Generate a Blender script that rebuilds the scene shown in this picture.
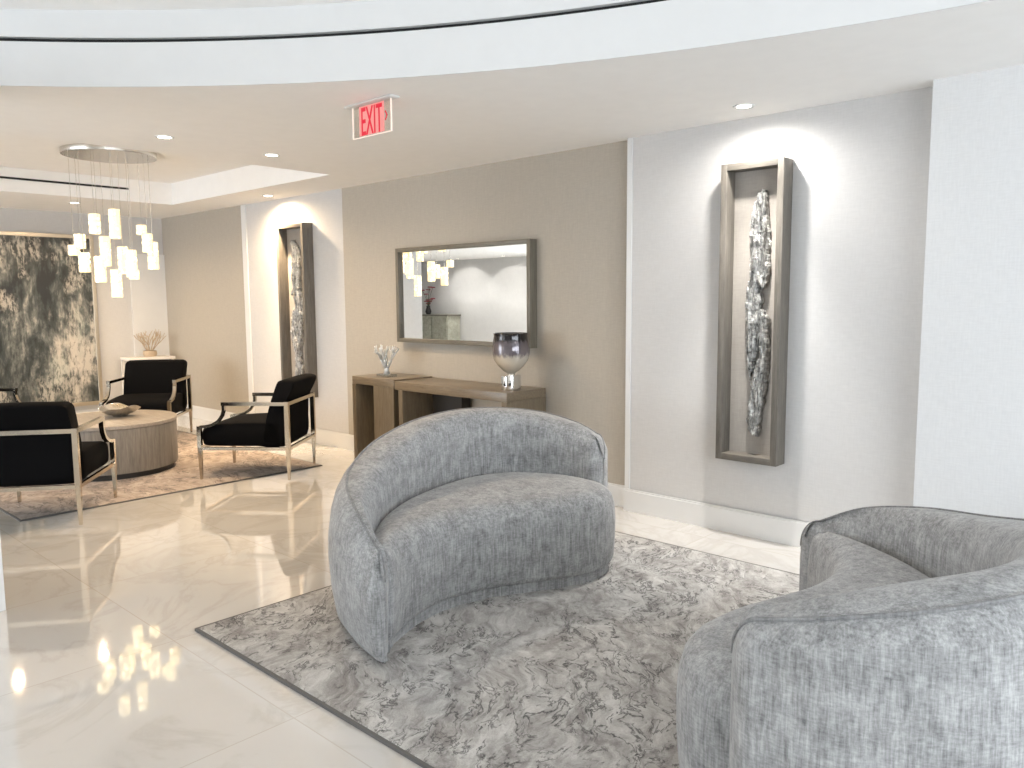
import bpy, bmesh, math, random
from mathutils import Vector, Matrix, noise
for o in list(bpy.data.objects): bpy.data.objects.remove(o)
S = bpy.context.scene
C = S.collection
PI = math.pi
# ------------------------------------------------------------------ camera
cd = bpy.data.cameras.new('camera'); cam = bpy.data.objects.new('camera', cd); C.objects.link(cam)
cd.sensor_width = 36.0; cd.lens = 797.28 * 36 / 1024; cd.clip_start = 0.05
RT = Vector((0.732106594, 0.681151248, -0.007274019))
UP = Vector((-0.067593648, 0.083267585, 0.99423217))
FW = Vector((-0.677828174, 0.727392251, -0.107002246))
cam.matrix_world = Matrix(((RT.x, UP.x, -FW.x, 0), (RT.y, UP.y, -FW.y, 0), (RT.z, UP.z, -FW.z, 1.5), (0, 0, 0, 1)))
S.camera = cam
# ------------------------------------------------------------------ world, exposure
W = bpy.data.worlds.new('daylight'); S.world = W; W.use_nodes = True
W.node_tree.nodes['Background'].inputs[0].default_value = (0.86, 0.93, 1.0, 1)
W.node_tree.nodes['Background'].inputs[1].default_value = 8.8
S.view_settings.view_transform = 'Standard'; S.view_settings.look = 'None'
S.view_settings.gamma = 1.0; S.view_settings.use_curve_mapping = False
S.view_settings.exposure = 0.2
S.cycles.use_denoising = True
S.cycles.max_bounces = 12; S.cycles.diffuse_bounces = 9; S.cycles.glossy_bounces = 5
S.cycles.transparent_max_bounces = 12; S.cycles.sample_clamp_indirect = 6.0
S.cycles.caustics_reflective = False; S.cycles.caustics_refractive = False
# daylight portals in the two glazed walls
def portal(loc, rot, sx, sy):
    l = bpy.data.lights.new('window_daylight', 'AREA'); l.shape = 'RECTANGLE'; l.size = sx; l.size_y = sy
    l.cycles.is_portal = True
    o = bpy.data.objects.new('window_daylight', l); C.objects.link(o); o.location = loc; o.rotation_euler = rot
portal((-8.0, -6.12, 1.33), (PI / 2, 0, 0), 6.8, 2.4)
portal((5.12, .4, 1.33), (PI / 2, 0, PI / 2), 7.6, 2.4)
SPOT_W = 130.0
WARM = (1.0, 0.74, 0.47)
NEUT = (1.0, 0.96, 0.91)

# ------------------------------------------------------------------ materials
def lin(c):
    return tuple(((x / 255) / 12.92 if x / 255 <= 0.04045 else ((x / 255 + 0.055) / 1.055) ** 2.4) for x in c) + (1.0,)
class NM:
    def __init__(s, name):
        s.m = bpy.data.materials.new(name); s.m.use_nodes = True
        s.nt = s.m.node_tree; s.b = s.nt.nodes['Principled BSDF']; s.out = s.nt.nodes['Material Output']
    def n(s, t, **k):
        x = s.nt.nodes.new(t)
        for a, v in k.items(): setattr(x, a, v)
        return x
    def l(s, a, b): s.nt.links.new(a, b)
    def set(s, **k):
        for a, v in k.items(): s.b.inputs[a.replace('_', ' ')].default_value = v
    def coord(s, scale=(1, 1, 1), rot=(0, 0, 0)):
        t = s.n('ShaderNodeTexCoord'); mp = s.n('ShaderNodeMapping')
        mp.inputs['Scale'].default_value = scale; mp.inputs['Rotation'].default_value = rot
        s.l(t.outputs['Object'], mp.inputs['Vector']); return mp.outputs['Vector']
    def noise(s, vec, scale, detail=4, rough=.55, dist=0.0):
        x = s.n('ShaderNodeTexNoise'); x.inputs['Scale'].default_value = scale; x.inputs['Detail'].default_value = detail
        x.inputs['Roughness'].default_value = rough; x.inputs['Distortion'].default_value = dist
        s.l(vec, x.inputs['Vector']); return x.outputs['Fac']
    def ramp(s, fac, stops):
        r = s.n('ShaderNodeValToRGB'); e = r.color_ramp.elements
        while len(e) < len(stops): e.new(0.5)
        for el, (p, c) in zip(e, stops): el.position = p; el.color = c
        s.l(fac, r.inputs['Fac']); return r.outputs['Color']
    def math(s, op, a, b=None, c=None):
        x = s.n('ShaderNodeMath', operation=op)
        for i, v in enumerate((a, b, c)):
            if v is None: continue
            if isinstance(v, (int, float)): x.inputs[i].default_value = v
            else: s.l(v, x.inputs[i])
        return x.outputs[0]
    def mix(s, fac, a, b, mode='MIX'):
        x = s.n('ShaderNodeMix', data_type='RGBA', blend_type=mode)
        for i, v in ((0, fac), (6, a), (7, b)):
            if isinstance(v, (int, float, tuple)): x.inputs[i].default_value = v
            else: s.l(v, x.inputs[i])
        return x.outputs[2]
    def bump(s, h, st=.2, d=.01):
        x = s.n('ShaderNodeBump'); x.inputs['Strength'].default_value = st; x.inputs['Distance'].default_value = d
        s.l(h, x.inputs['Height']); s.l(x.outputs['Normal'], s.b.inputs['Normal'])
    def base(s, c):
        if isinstance(c, tuple): s.b.inputs['Base Color'].default_value = c
        else: s.l(c, s.b.inputs['Base Color'])
        return s
def G(v, a=1.0): return (v, v, v, 1)
def plain(name, col, rough=.5, metal=0.0, spec=.5):
    m = NM(name); v = m.coord(); f = m.noise(v, 9, 3)
    c2 = tuple(x * .94 for x in col[:3]) + (1,)
    m.base(m.mix(f, col, c2)); m.set(Roughness=rough, Metallic=metal); m.b.inputs['Specular IOR Level'].default_value = spec
    return m.m
def emit(name, col, st):
    m = NM(name); m.base((0, 0, 0, 1)); m.b.inputs['Emission Color'].default_value = col; m.b.inputs['Emission Strength'].default_value = st
    return m.m

def wallcover(name, col, fine=.03):
    m = NM(name); v = m.coord((1, 1, .12)); f = m.noise(v, 120, 3, .6)
    v2 = m.coord((.12, .12, 1)); g = m.noise(v2, 140, 2)
    k = m.math('MULTIPLY', m.math('ADD', f, g), .5)
    m.base(m.ramp(k, [(.35, tuple(c * (1 - fine * 1.6) for c in col[:3]) + (1,)), (.65, tuple(min(1, c * (1 + fine)) for c in col[:3]) + (1,))]))
    m.set(Roughness=.75); m.bump(k, .08, .002); return m.m
M = {}
M['white_wall'] = wallcover('white_wallcovering', (.59, .585, .58, 1))
M['beige_wall'] = wallcover('taupe_wallcovering', (.43, .395, .34, 1), .04)
M['ceiling'] = plain('ceiling_paint', (.93, .925, .915, 1), .8)
M['white_paint'] = plain('white_paint', (.72, .725, .725, 1), .45)
M['black'] = plain('black_slot', (.008, .008, .008, 1), .6)

def m_floor():
    m = NM('polished_marble_tile')
    t = m.n('ShaderNodeTexCoord'); sep = m.n('ShaderNodeSeparateXYZ'); m.l(t.outputs['Object'], sep.inputs[0])
    def grid(o, off):
        a = m.math('DIVIDE', m.math('ADD', o, off), .975)
        fr = m.math('FRACT', a)
        return m.math('MINIMUM', fr, m.math('SUBTRACT', 1.0, fr)), m.math('FLOOR', a)
    gx, ix = grid(sep.outputs[0], 2.444 + .975 * 30); gy, iy = grid(sep.outputs[1], -1.456 + .975 * 30)
    edge = m.math('LESS_THAN', m.math('MINIMUM', gx, gy), .0026)
    v = m.coord((1, 1, 1))
    wv = m.n('ShaderNodeVectorMath', operation='ADD'); cmb = m.n('ShaderNodeCombineXYZ')
    m.l(m.math('MULTIPLY', ix, 3.71), cmb.inputs[0]); m.l(m.math('MULTIPLY', iy, 5.13), cmb.inputs[1])
    m.l(v, wv.inputs[0]); m.l(cmb.outputs[0], wv.inputs[1])
    n1 = m.noise(wv.outputs[0], 1.6, 6, .6, 1.2)
    vein = m.math('ABSOLUTE', m.math('SUBTRACT', n1, .5))
    c = m.ramp(vein, [(0.0, (.55, .525, .49, 1)), (.05, (.60, .58, .55, 1)), (.3, (.615, .60, .575, 1))])
    m.base(m.mix(edge, c, (.52, .48, .43, 1)))
    m.set(Roughness=.045); m.b.inputs['Specular IOR Level'].default_value = .85
    m.b.inputs['Coat Weight'].default_value = 1.0; m.b.inputs['Coat Roughness'].default_value = .03
    return m.m
M['floor'] = m_floor()

def m_rug(name, cols, scale=1.0, rot=.9):
    m = NM(name); v = m.coord((scale, scale, 1), (0, 0, rot))
    def warp(vec, sc, amt, det=3):
        wn = m.n('ShaderNodeTexNoise'); wn.inputs['Scale'].default_value = sc; wn.inputs['Detail'].default_value = det; m.l(vec, wn.inputs['Vector'])
        mv = m.n('ShaderNodeVectorMath', operation='MULTIPLY_ADD'); mv.inputs[1].default_value = (amt, amt, 0)
        m.l(wn.outputs['Color'], mv.inputs[0]); m.l(vec, mv.inputs[2]); return mv.outputs[0]
    def stretch(vec, sx, sy):
        st = m.n('ShaderNodeMapping'); st.inputs['Scale'].default_value = (sx, sy, 1); m.l(vec, st.inputs['Vector']); return st.outputs[0]
    w1 = warp(v, 1.3, .5, 2); w2 = warp(w1, 9.0, .11, 6)
    a = m.noise(stretch(w2, 1.4, 2.6), 2.7, 12, .72, .2)
    a2 = m.noise(stretch(w2, 1.2, 2.8), 9, 8, .7, .3)
    base = m.ramp(m.math('ADD', m.math('MULTIPLY', a, .62), m.math('MULTIPLY', a2, .38)), [(.34, cols[0]), (.43, cols[1]), (.51, cols[2]), (.60, cols[3])])
    def veins(vec, sc, width, seedshift):
        n = m.noise(vec, sc, 5, .6, .3); d = m.math('ABSOLUTE', m.math('SUBTRACT', n, .5 + seedshift))
        return m.ramp(d, [(0.0, G(1)), (width, G(0))])
    mask = m.ramp(m.noise(w1, 3.6, 4, .65), [(.46, G(0)), (.55, G(1))]); mask2 = m.ramp(m.noise(w1, 4.1, 4, .6, 1.0), [(.45, G(0)), (.53, G(1))])
    v1 = m.math('MULTIPLY', veins(stretch(w2, 1.0, 2.4), 2.5, .017, .02), mask)
    v2 = m.math('MULTIPLY', veins(stretch(w2, 1.2, 2.4), 5.6, .026, -.03), mask2)
    vm = m.math('MAXIMUM', v1, m.math('MULTIPLY', v2, .9))
    col = m.mix(m.math('MULTIPLY', vm, .95), base, cols[4])
    fine = m.noise(v, 190, 3, .7)
    col = m.mix(.30, col, m.ramp(fine, [(.3, G(.3)), (.7, G(.72))]), 'OVERLAY')
    m.base(col); m.set(Roughness=.95); m.b.inputs['Sheen Weight'].default_value = .1; m.bump(fine, .5, .004)
    return m.m
M['rug_grey'] = m_rug('grey_marbled_pile', [(.14, .132, .124, 1), (.255, .24, .228, 1), (.39, .377, .36, 1), (.54, .53, .51, 1), (.03, .028, .027, 1)])
M['rug_tan'] = m_rug('tan_faded_pile', [(.07, .058, .052, 1), (.25, .20, .165, 1), (.37, .30, .25, 1), (.48, .41, .35, 1), (.06, .05, .048, 1)], .8, .3)
M['rug_edge'] = plain('grey_binding', (.12, .115, .11, 1), .9)

def m_fabric(name, lo, hi):
    m = NM(name); f = m.noise(m.coord((1, 1, .07)), 150, 4, .7); f2 = m.noise(m.coord((1, 1, .22)), 45, 5, .7, .5)
    g = m.noise(m.coord((1, 1, 1.5)), 9, 6, .62, .5); h = m.noise(m.coord((.30, .30, 1)), 150, 3, .65)
    k = m.math('ADD', m.math('ADD', m.math('MULTIPLY', f, .30), m.math('MULTIPLY', f2, .26)), m.math('ADD', m.math('MULTIPLY', g, .24), m.math('MULTIPLY', h, .20)))
    mid = tuple(a * .52 + b * .48 for a, b in zip(lo, hi))
    m.base(m.ramp(k, [(.39, lo), (.5, mid), (.61, hi)])); m.set(Roughness=.9)
    m.b.inputs['Sheen Weight'].default_value = .2; m.b.inputs['Sheen Roughness'].default_value = .5
    m.bump(k, .4, .005); return m.m
M['sofa'] = m_fabric('grey_chenille', (.13, .131, .132, 1), (.475, .477, .478, 1))
M['sofa_seam'] = m_fabric('grey_piping', (.12, .12, .122, 1), (.32, .32, .322, 1))
M['velvet'] = plain('black_velvet', (.0035, .0035, .004, 1), .85, 0, .06)
def m_metal(name, col, rough):
    m = NM(name); f = m.noise(m.coord(), 30, 2); m.base(m.mix(f, col, tuple(c * .9 for c in col[:3]) + (1,)))
    m.set(Metallic=1.0, Roughness=rough); return m.m
M['chrome_warm'] = m_metal('polished_champagne_steel', (.60, .53, .43, 1), .13)
M['chrome'] = m_metal('polished_chrome', (.86, .86, .86, 1), .08)
M['silver'] = m_metal('brushed_nickel', (.72, .69, .64, 1), .25)
M['mirror'] = m_metal('mirror_silvering', (.96, .97, .96, 1), .004)
def m_wood(name, c1, c2, scale=(1, 12, 12), rough=.5):
    m = NM(name); v = m.coord(scale); f = m.noise(v, 5, 6, .65, .4); g = m.noise(v, 22, 3, .6)
    k = m.math('ADD', m.math('MULTIPLY', f, .7), m.math('MULTIPLY', g, .3))
    m.base(m.ramp(k, [(.35, c1), (.65, c2)])); m.set(Roughness=rough); m.bump(k, .12, .002); return m.m
M['console'] = m_wood('taupe_oak_veneer', (.125, .097, .065, 1), (.20, .16, .112, 1), (1.2, 12, 12), .28)
M['console_v'] = m_wood('taupe_oak_veneer_upright', (.115, .09, .06, 1), (.185, .15, .105, 1), (12, 12, 1.2), .28)
M['frame_v'] = m_wood('grey_wash_frame_upright', (.10, .09, .075, 1), (.18, .162, .138, 1), (14, 14, 1.0), .55)
M['frame_h'] = m_wood('grey_wash_frame_rail', (.10, .09, .075, 1), (.18, .162, .138, 1), (1.0, 14, 14), .55)
M['mframe_h'] = m_wood('bronze_grey_frame_rail', (.10, .09, .068, 1), (.175, .16, .128, 1), (1.0, 14, 14), .4)
M['mframe_v'] = m_wood('bronze_grey_frame_upright', (.10, .09, .068, 1), (.175, .16, .128, 1), (14, 14, 1.0), .4)
M['linen'] = wallcover('greige_linen_backing', (.38, .35, .315, 1), .05)
M['table_wood'] = m_wood('whitewashed_plank', (.15, .133, .112, 1), (.27, .242, .21, 1), (9, 9, .7), .55)
M['dark_wood'] = plain('dark_plinth', (.03, .025, .02, 1), .6)
def m_bark():
    m = NM('silver_leaf_bark'); v = m.coord((1, 1, .16)); f = m.noise(v, 60, 6, .7, .8); g = m.noise(m.coord(), 55, 3)
    k = m.math('ADD', m.math('MULTIPLY', f, .75), m.math('MULTIPLY', g, .25))
    m.base(m.ramp(k, [(.36, (.06, .06, .055, 1)), (.47, (.36, .355, .34, 1)), (.62, (.80, .80, .78, 1))]))
    m.set(Metallic=.65, Roughness=.32); m.bump(k, .9, .02); return m.m
M['bark'] = m_bark()
def m_painting():
    m = NM('abstract_paint'); big = m.noise(m.coord((1, 1, .55)), 1.9, 6, .62, .5); med = m.noise(m.coord((1, 1, .45)), 7, 7, .72, .4)
    drip = m.noise(m.coord((1, 1, .10)), 22, 5, .65); spk = m.noise(m.coord((1, 1, .35)), 26, 8, .8, .3); patch = m.noise(m.coord((1, 1, .7)), 2.6, 4, .6)
    k = m.math('ADD', m.math('ADD', m.math('MULTIPLY', big, .62), m.math('MULTIPLY', med, .30)), m.math('MULTIPLY', drip, .16))
    c = m.ramp(k, [(.47, (.012, .014, .014, 1)), (.53, (.05, .058, .055, 1)), (.575, (.16, .165, .155, 1)), (.63, (.52, .48, .42, 1))])
    c = m.mix(m.ramp(m.noise(m.coord((1, 1, .5)), 3.3, 3), [(.52, G(0)), (.62, G(.5))]), c, m.mix(.8, c, (.35, .55, .58, 1), 'MULTIPLY'))
    lt = m.math('MULTIPLY', m.ramp(spk, [(.47, G(0)), (.53, G(1))]), m.ramp(patch, [(.51, G(0)), (.58, G(1))]))
    dk = m.math('MULTIPLY', m.ramp(spk, [(.42, G(1)), (.47, G(0))]), m.ramp(patch, [(.40, G(0)), (.50, G(1))]))
    c = m.mix(m.math('MULTIPLY', lt, .6), c, (.56, .52, .46, 1)); c = m.mix(m.math('MULTIPLY', dk, .55), c, (.02, .02, .02, 1))
    m.base(c); m.set(Roughness=.4); m.bump(spk, .3, .004); return m.m
M['painting'] = m_painting()
def m_crystal():
    m = NM('lit_crystal'); v = m.n('ShaderNodeTexVoronoi'); v.inputs['Scale'].default_value = 24
    m.l(m.coord((1, 1, 1)), v.inputs['Vector'])
    m.base((.9, .88, .8, 1)); m.set(Roughness=.1)
    c = m.ramp(v.outputs['Distance'], [(.02, (1, .80, .44, 1)), (.30, (.085, .062, .026, 1))])
    m.l(c, m.b.inputs['Emission Color']); m.b.inputs['Emission Strength'].default_value = 9.0
    return m.m
M['crystal'] = m_crystal()
M['lens'] = emit('downlight_lens', (1, .9, .75, 1), 12)
M['red'] = emit('red_lit_letter', (.72, .008, .035, 1), 1.0)
M['pink'] = emit('pink_halo_glow', (1.0, .36, .33, 1), .8)
M['edge_lit'] = emit('lit_acrylic_edge', (1.0, .84, .74, 1), 1.0)
def m_clear(name, tint, gloss=.12, rough=.02):
    m = NM(name); t = m.n('ShaderNodeBsdfTransparent'); t.inputs[0].default_value = tint
    g = m.n('ShaderNodeBsdfGlossy'); g.inputs['Roughness'].default_value = rough
    x = m.n('ShaderNodeMixShader'); x.inputs[0].default_value = gloss
    m.l(t.outputs[0], x.inputs[1]); m.l(g.outputs[0], x.inputs[2]); m.l(x.outputs[0], m.out.inputs['Surface']); return m.m
M['pane'] = m_clear('window_pane', (1, 1, 1, 1), .05)
M['acrylic'] = m_clear('clear_acrylic', (.95, .93, .9, 1), .08)
def m_vase():
    m = NM('smoked_pearl_glass'); t = m.n('ShaderNodeTexCoord'); sep = m.n('ShaderNodeSeparateXYZ'); m.l(t.outputs['Object'], sep.inputs[0])
    n1 = m.noise(m.coord((1, 1, .35)), 38, 4, .7)
    z = m.math('ADD', sep.outputs[2], m.math('MULTIPLY', m.math('SUBTRACT', n1, .5), .10))
    f = m.n('ShaderNodeMapRange'); f.inputs[1].default_value = .12; f.inputs[2].default_value = .43; m.l(z, f.inputs[0])
    col = m.ramp(f.outputs[0], [(.0, (.55, .50, .42, 1)), (.42, (.52, .49, .43, 1)), (.52, (.17, .15, .165, 1)), (.78, (.10, .085, .095, 1)), (.86, (.012, .01, .01, 1))])
    m.base(col); m.set(Roughness=.12, Metallic=.35); m.b.inputs['Coat Weight'].default_value = .5; m.b.inputs['Coat Roughness'].default_value = .05; return m.m
M['vase'] = m_vase()
M['coral'] = plain('silver_white_coral', (.62, .64, .64, 1), .3, .35)
M['crystal_block'] = m_clear('clear_block', (.80, .84, .85, 1), .35, .05)
M['white_gloss'] = plain('white_lacquer', (.82, .79, .75, 1), .25)
M['gold'] = m_metal('pale_gold_frame', (.62, .55, .44, 1), .35)
M['dry'] = plain('dried_stems', (.50, .40, .29, 1), .8)
M['petal'] = plain('dark_red_petal', (.25, .015, .03, 1), .6)
M['green'] = plain('leaf_green', (.04, .08, .03, 1), .6)
M['cab'] = m_wood('patterned_cabinet', (.24, .24, .19, 1), (.42, .41, .34, 1), (2, 2, 2), .5)
M['alu'] = plain('window_aluminium', (.25, .25, .26, 1), .4, .6)

# ------------------------------------------------------------------ mesh helpers
def link(name, me, parent=None):
    o = bpy.data.objects.new(name, me); C.objects.link(o)
    if parent: o.parent = parent
    return o
def fin(name, bm, mat, parent=None, smooth=False, auto=None):
    bmesh.ops.recalc_face_normals(bm, faces=bm.faces)
    me = bpy.data.meshes.new(name); bm.to_mesh(me); bm.free()
    mats = mat if isinstance(mat, (list, tuple)) else [mat]
    for x in mats: me.materials.append(M[x] if isinstance(x, str) else x)
    if smooth:
        for p in me.polygons: p.use_smooth = True
        if auto: me.set_sharp_from_angle(angle=math.radians(auto))
    return link(name, me, parent)
def box(bm, a, b, bev=0.0, mi=0):
    x0, y0, z0 = a; x1, y1, z1 = b
    r = bmesh.ops.create_cube(bm, size=1)
    for v in r['verts']:
        v.co = Vector(((x0 + x1) / 2 + v.co.x * (x1 - x0), (y0 + y1) / 2 + v.co.y * (y1 - y0), (z0 + z1) / 2 + v.co.z * (z1 - z0)))
    fs = set(f for v in r['verts'] for f in v.link_faces)
    for f in fs: f.material_index = mi
    if bev:
        es = list(set(e for v in r['verts'] for e in v.link_edges))
        bmesh.ops.bevel(bm, geom=es, offset=bev, segments=3, affect='EDGES', profile=.5)
    return r
def boxes(name, lst, mat, parent=None, bev=0.0):
    bm = bmesh.new()
    for a, b in lst: box(bm, a, b, bev)
    return fin(name, bm, mat, parent, smooth=bev > 0, auto=40)
def tube(bm, pts, rad, seg=8):
    pts = [Vector(p) for p in pts]; rr = rad if isinstance(rad, (list, tuple)) else [rad] * len(pts)
    rings = []; ref = None
    for i, p in enumerate(pts):
        t = (pts[min(i + 1, len(pts) - 1)] - pts[max(i - 1, 0)]).normalized()
        if ref is None: ref = t.orthogonal().normalized()
        ref = (ref - t * ref.dot(t)); ref = ref.normalized() if ref.length > 1e-6 else t.orthogonal().normalized()
        u = t.cross(ref)
        rings.append([bm.verts.new(p + (ref * math.cos(2 * PI * k / seg) + u * math.sin(2 * PI * k / seg)) * rr[i]) for k in range(seg)])
    for a, b in zip(rings, rings[1:]):
        for k in range(seg): bm.faces.new((a[k], a[(k + 1) % seg], b[(k + 1) % seg], b[k]))
    bm.faces.new(rings[0][::-1]); bm.faces.new(rings[-1])
def bar(bm, pts, w, h, side, bev=0.0):
    """rectangular bar swept along pts; w measured along vector side, h across it"""
    pts = [Vector(p) for p in pts]; side = Vector(side).normalized(); rings = []
    ww = w if isinstance(w, (list, tuple)) else [w] * len(pts); hh = h if isinstance(h, (list, tuple)) else [h] * len(pts)
    for i, p in enumerate(pts):
        t = (pts[min(i + 1, len(pts) - 1)] - pts[max(i - 1, 0)]).normalized(); n = t.cross(side).normalized()
        rings.append([bm.verts.new(p + side * ww[i] / 2 * a + n * hh[i] / 2 * b) for a, b in ((1, 1), (-1, 1), (-1, -1), (1, -1))])
    for a, b in zip(rings, rings[1:]):
        for k in range(4): bm.faces.new((a[k], a[(k + 1) % 4], b[(k + 1) % 4], b[k]))
    bm.faces.new(rings[0][::-1]); bm.faces.new(rings[-1])
def lathe(bm, prof, seg=40, c=(0, 0), jit=None):
    rings = []
    for j, (r, z) in enumerate(prof):
        ring = []
        for k in range(seg):
            a = 2 * PI * k / seg; rr, zz = (r, z) if not jit else jit(a, r, z, j)
            ring.append(bm.verts.new((c[0] + rr * math.cos(a), c[1] + rr * math.sin(a), zz)))
        rings.append(ring)
    for a, b in zip(rings, rings[1:]):
        for k in range(seg): bm.faces.new((a[k], a[(k + 1) % seg], b[(k + 1) % seg], b[k]))
    if prof[0][0] > 1e-5: bm.faces.new(rings[0][::-1])
    if prof[-1][0] > 1e-5: bm.faces.new(rings[-1])
    bmesh.ops.remove_doubles(bm, verts=bm.verts, dist=1e-6)
def cr(pts, n, closed=False):
    """Catmull-Rom through tuples of any size"""
    P = [tuple(p) for p in pts]; m = len(P); out = []
    segs = m if closed else m - 1
    for i in range(n):
        s = i / (n if closed else n - 1) * segs; k = min(int(s), segs - 1); t = s - k
        g = (lambda j: P[j % m]) if closed else (lambda j: P[max(0, min(m - 1, j))])
        p0, p1, p2, p3 = g(k - 1), g(k), g(k + 1), g(k + 2)
        out.append(tuple(.5 * (2 * b + (c - a) * t + (2 * a - 5 * b + 4 * c - d) * t * t + (3 * b - a - 3 * c + d) * t ** 3) for a, b, c, d in zip(p0, p1, p2, p3)))
    return out
def tag(o, label, cat, group=None):
    o['label'] = label; o['category'] = cat
    if group: o['group'] = group
    return o
def thing(name, label, cat, loc, rz=0.0, group=None):
    o = bpy.data.objects.new(name, None); C.objects.link(o); o.location = loc; o.rotation_euler = (0, 0, rz)
    o.empty_display_size = .1
    return tag(o, label, cat, group)
def struct(o): o['kind'] = 'structure'; return o
def dup(root, loc, rz, label, group=None):
    r = root.copy(); C.objects.link(r); r.location = loc; r.rotation_euler = (0, 0, rz); r['label'] = label
    if group: r['group'] = group
    for ch in list(root.children):
        c = ch.copy(); C.objects.link(c); c.parent = r; c.matrix_parent_inverse = ch.matrix_parent_inverse
        for g in list(ch.children):
            d = g.copy(); C.objects.link(d); d.parent = c
    return r

# ------------------------------------------------------------------ room shell
ZC = 2.57; ZT = 2.94; CX, CY, CR = 0.2215, -2.9213, 6.437
X0, X1, Y0, Y1 = -18.0, 5.2, -6.2, 4.6; YB = 4.66
struct(boxes('floor', [((X0 - .2, Y0 - .2, -.1), (X1 + .2, YB + .2, 0))], 'floor'))
struct(boxes('wall_back', [((-10.8, YB, 0), (X1 + .2, YB + .2, 3.0))], 'white_wall'))
struct(boxes('trim_1', [((-6.575, YB - .006, 0), (-3.19, YB, ZC))], 'beige_wall'))
struct(boxes('trim_2', [((-10.6, YB - .006, 0), (-8.52, YB, ZC))], 'beige_wall'))
struct(boxes('trim_3', [((-3.195, 4.592, 0), (-3.155, YB, ZC))], 'white_paint'))
struct(boxes('trim_4', [((-8.52, YB - .012, 0), (-8.42, YB, ZC))], 'white_paint'))
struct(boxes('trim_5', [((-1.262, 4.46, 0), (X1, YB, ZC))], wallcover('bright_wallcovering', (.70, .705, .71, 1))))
struct(boxes('trim_13', [((-3.155, 4.60, 0), (-1.262, YB, ZC))], 'white_wall'))
struct(boxes('wall_left', [((-10.8, .1, 0), (-10.6, YB + .2, 3.0))], 'white_wall'))
struct(boxes('wall_side', [((X0 - .2, Y0 - .2, 0), (X0, 4.8, 3.0))], 'white_wall'))
struct(boxes('wall_end', [((X0, 4.6, 0), (-10.75, 4.8, 3.0))], 'white_wall'))
struct(boxes('wall_front', [((X0, Y0 - .2, 0), (-11.5, Y0, 3.0)), ((-11.5, Y0 - .2, 2.5), (X1 + .2, Y0, 3.0)), ((-11.5, Y0 - .2, 0), (X1 + .2, Y0, .1)), ((-4.5, Y0 - .2, .1), (X1 + .2, Y0, 2.5))], 'white_wall'))
struct(boxes('wall_right', [((X1, Y0, 2.5), (X1 + .2, YB, 3.0)), ((X1, Y0, 0), (X1 + .2, YB, .1)), ((X1, 4.3, .1), (X1 + .2, YB, 2.5)), ((X1, Y0, .1), (X1 + .2, -3.5, 2.5))], 'white_wall'))
def base_board(name, segs, axis):
    bm = bmesh.new()
    for a, b in segs:
        box(bm, a, b)
        a2 = list(a); b2 = list(b); a2[2] = b[2]; b2[2] = b[2] + .012
        if axis == 'y': a2[1] = b[1] - .009
        else: b2[0] = a[0] + .009
        box(bm, tuple(a2), tuple(b2))
    return struct(fin(name, bm, 'white_paint'))
base_board('baseboard_back', [((-10.6, YB - .022, 0), (-3.195, YB - .006, .145)), ((-3.195, 4.576, 0), (-1.262, 4.592, .145)),
                              ((-1.262, 4.443, 0), (X1, 4.46, .145))], 'y')
base_board('baseboard_left', [((-10.6, .1, 0), (-10.583, YB - .022, .145))], 'x')
# pier by the camera's left
struct(boxes('trim_6', [((-4.95, .42, 0), (-4.385, 1.06, ZC))], 'white_paint'))
# slab in pale paint standing in for a lit recess in the far wall
struct(boxes('trim_7', [((-10.6, 4.21, .0), (-10.572, YB - .006, 2.10))], 'white_paint'))

# unseen windows, placed and sized for how their daylight falls
def window(name, org, du, n, wid, z0=.1, z1=2.5):
    bm = bmesh.new(); L = wid / n; du = Vector(du); dn = Vector((-du.y, du.x, 0))
    def b(u0, u1, a, c, t=.05):
        p = Vector(org) + du * u0 - dn * t / 2; q = Vector(org) + du * u1 + dn * t / 2
        box(bm, (min(p.x, q.x), min(p.y, q.y), a), (max(p.x, q.x), max(p.y, q.y), c))
    for i in range(n + 1): b(max(0, i * L - .03), min(wid, i * L + .03), z0, z1)
    b(0, wid, z0, z0 + .06); b(0, wid, z1 - .06, z1)
    o = struct(fin(name, bm, 'alu'))
    bm = bmesh.new(); b(0.01, wid - .01, z0, z1, .008); p = fin('window_pane', bm, 'pane', o); return o
window('window_1', (-11.5, Y0 - .1, 0), (1, 0, 0), 4, 7.0)
window('window_2', (X1 + .1, -3.5, 0), (0, 1, 0), 5, 7.8)

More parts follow.
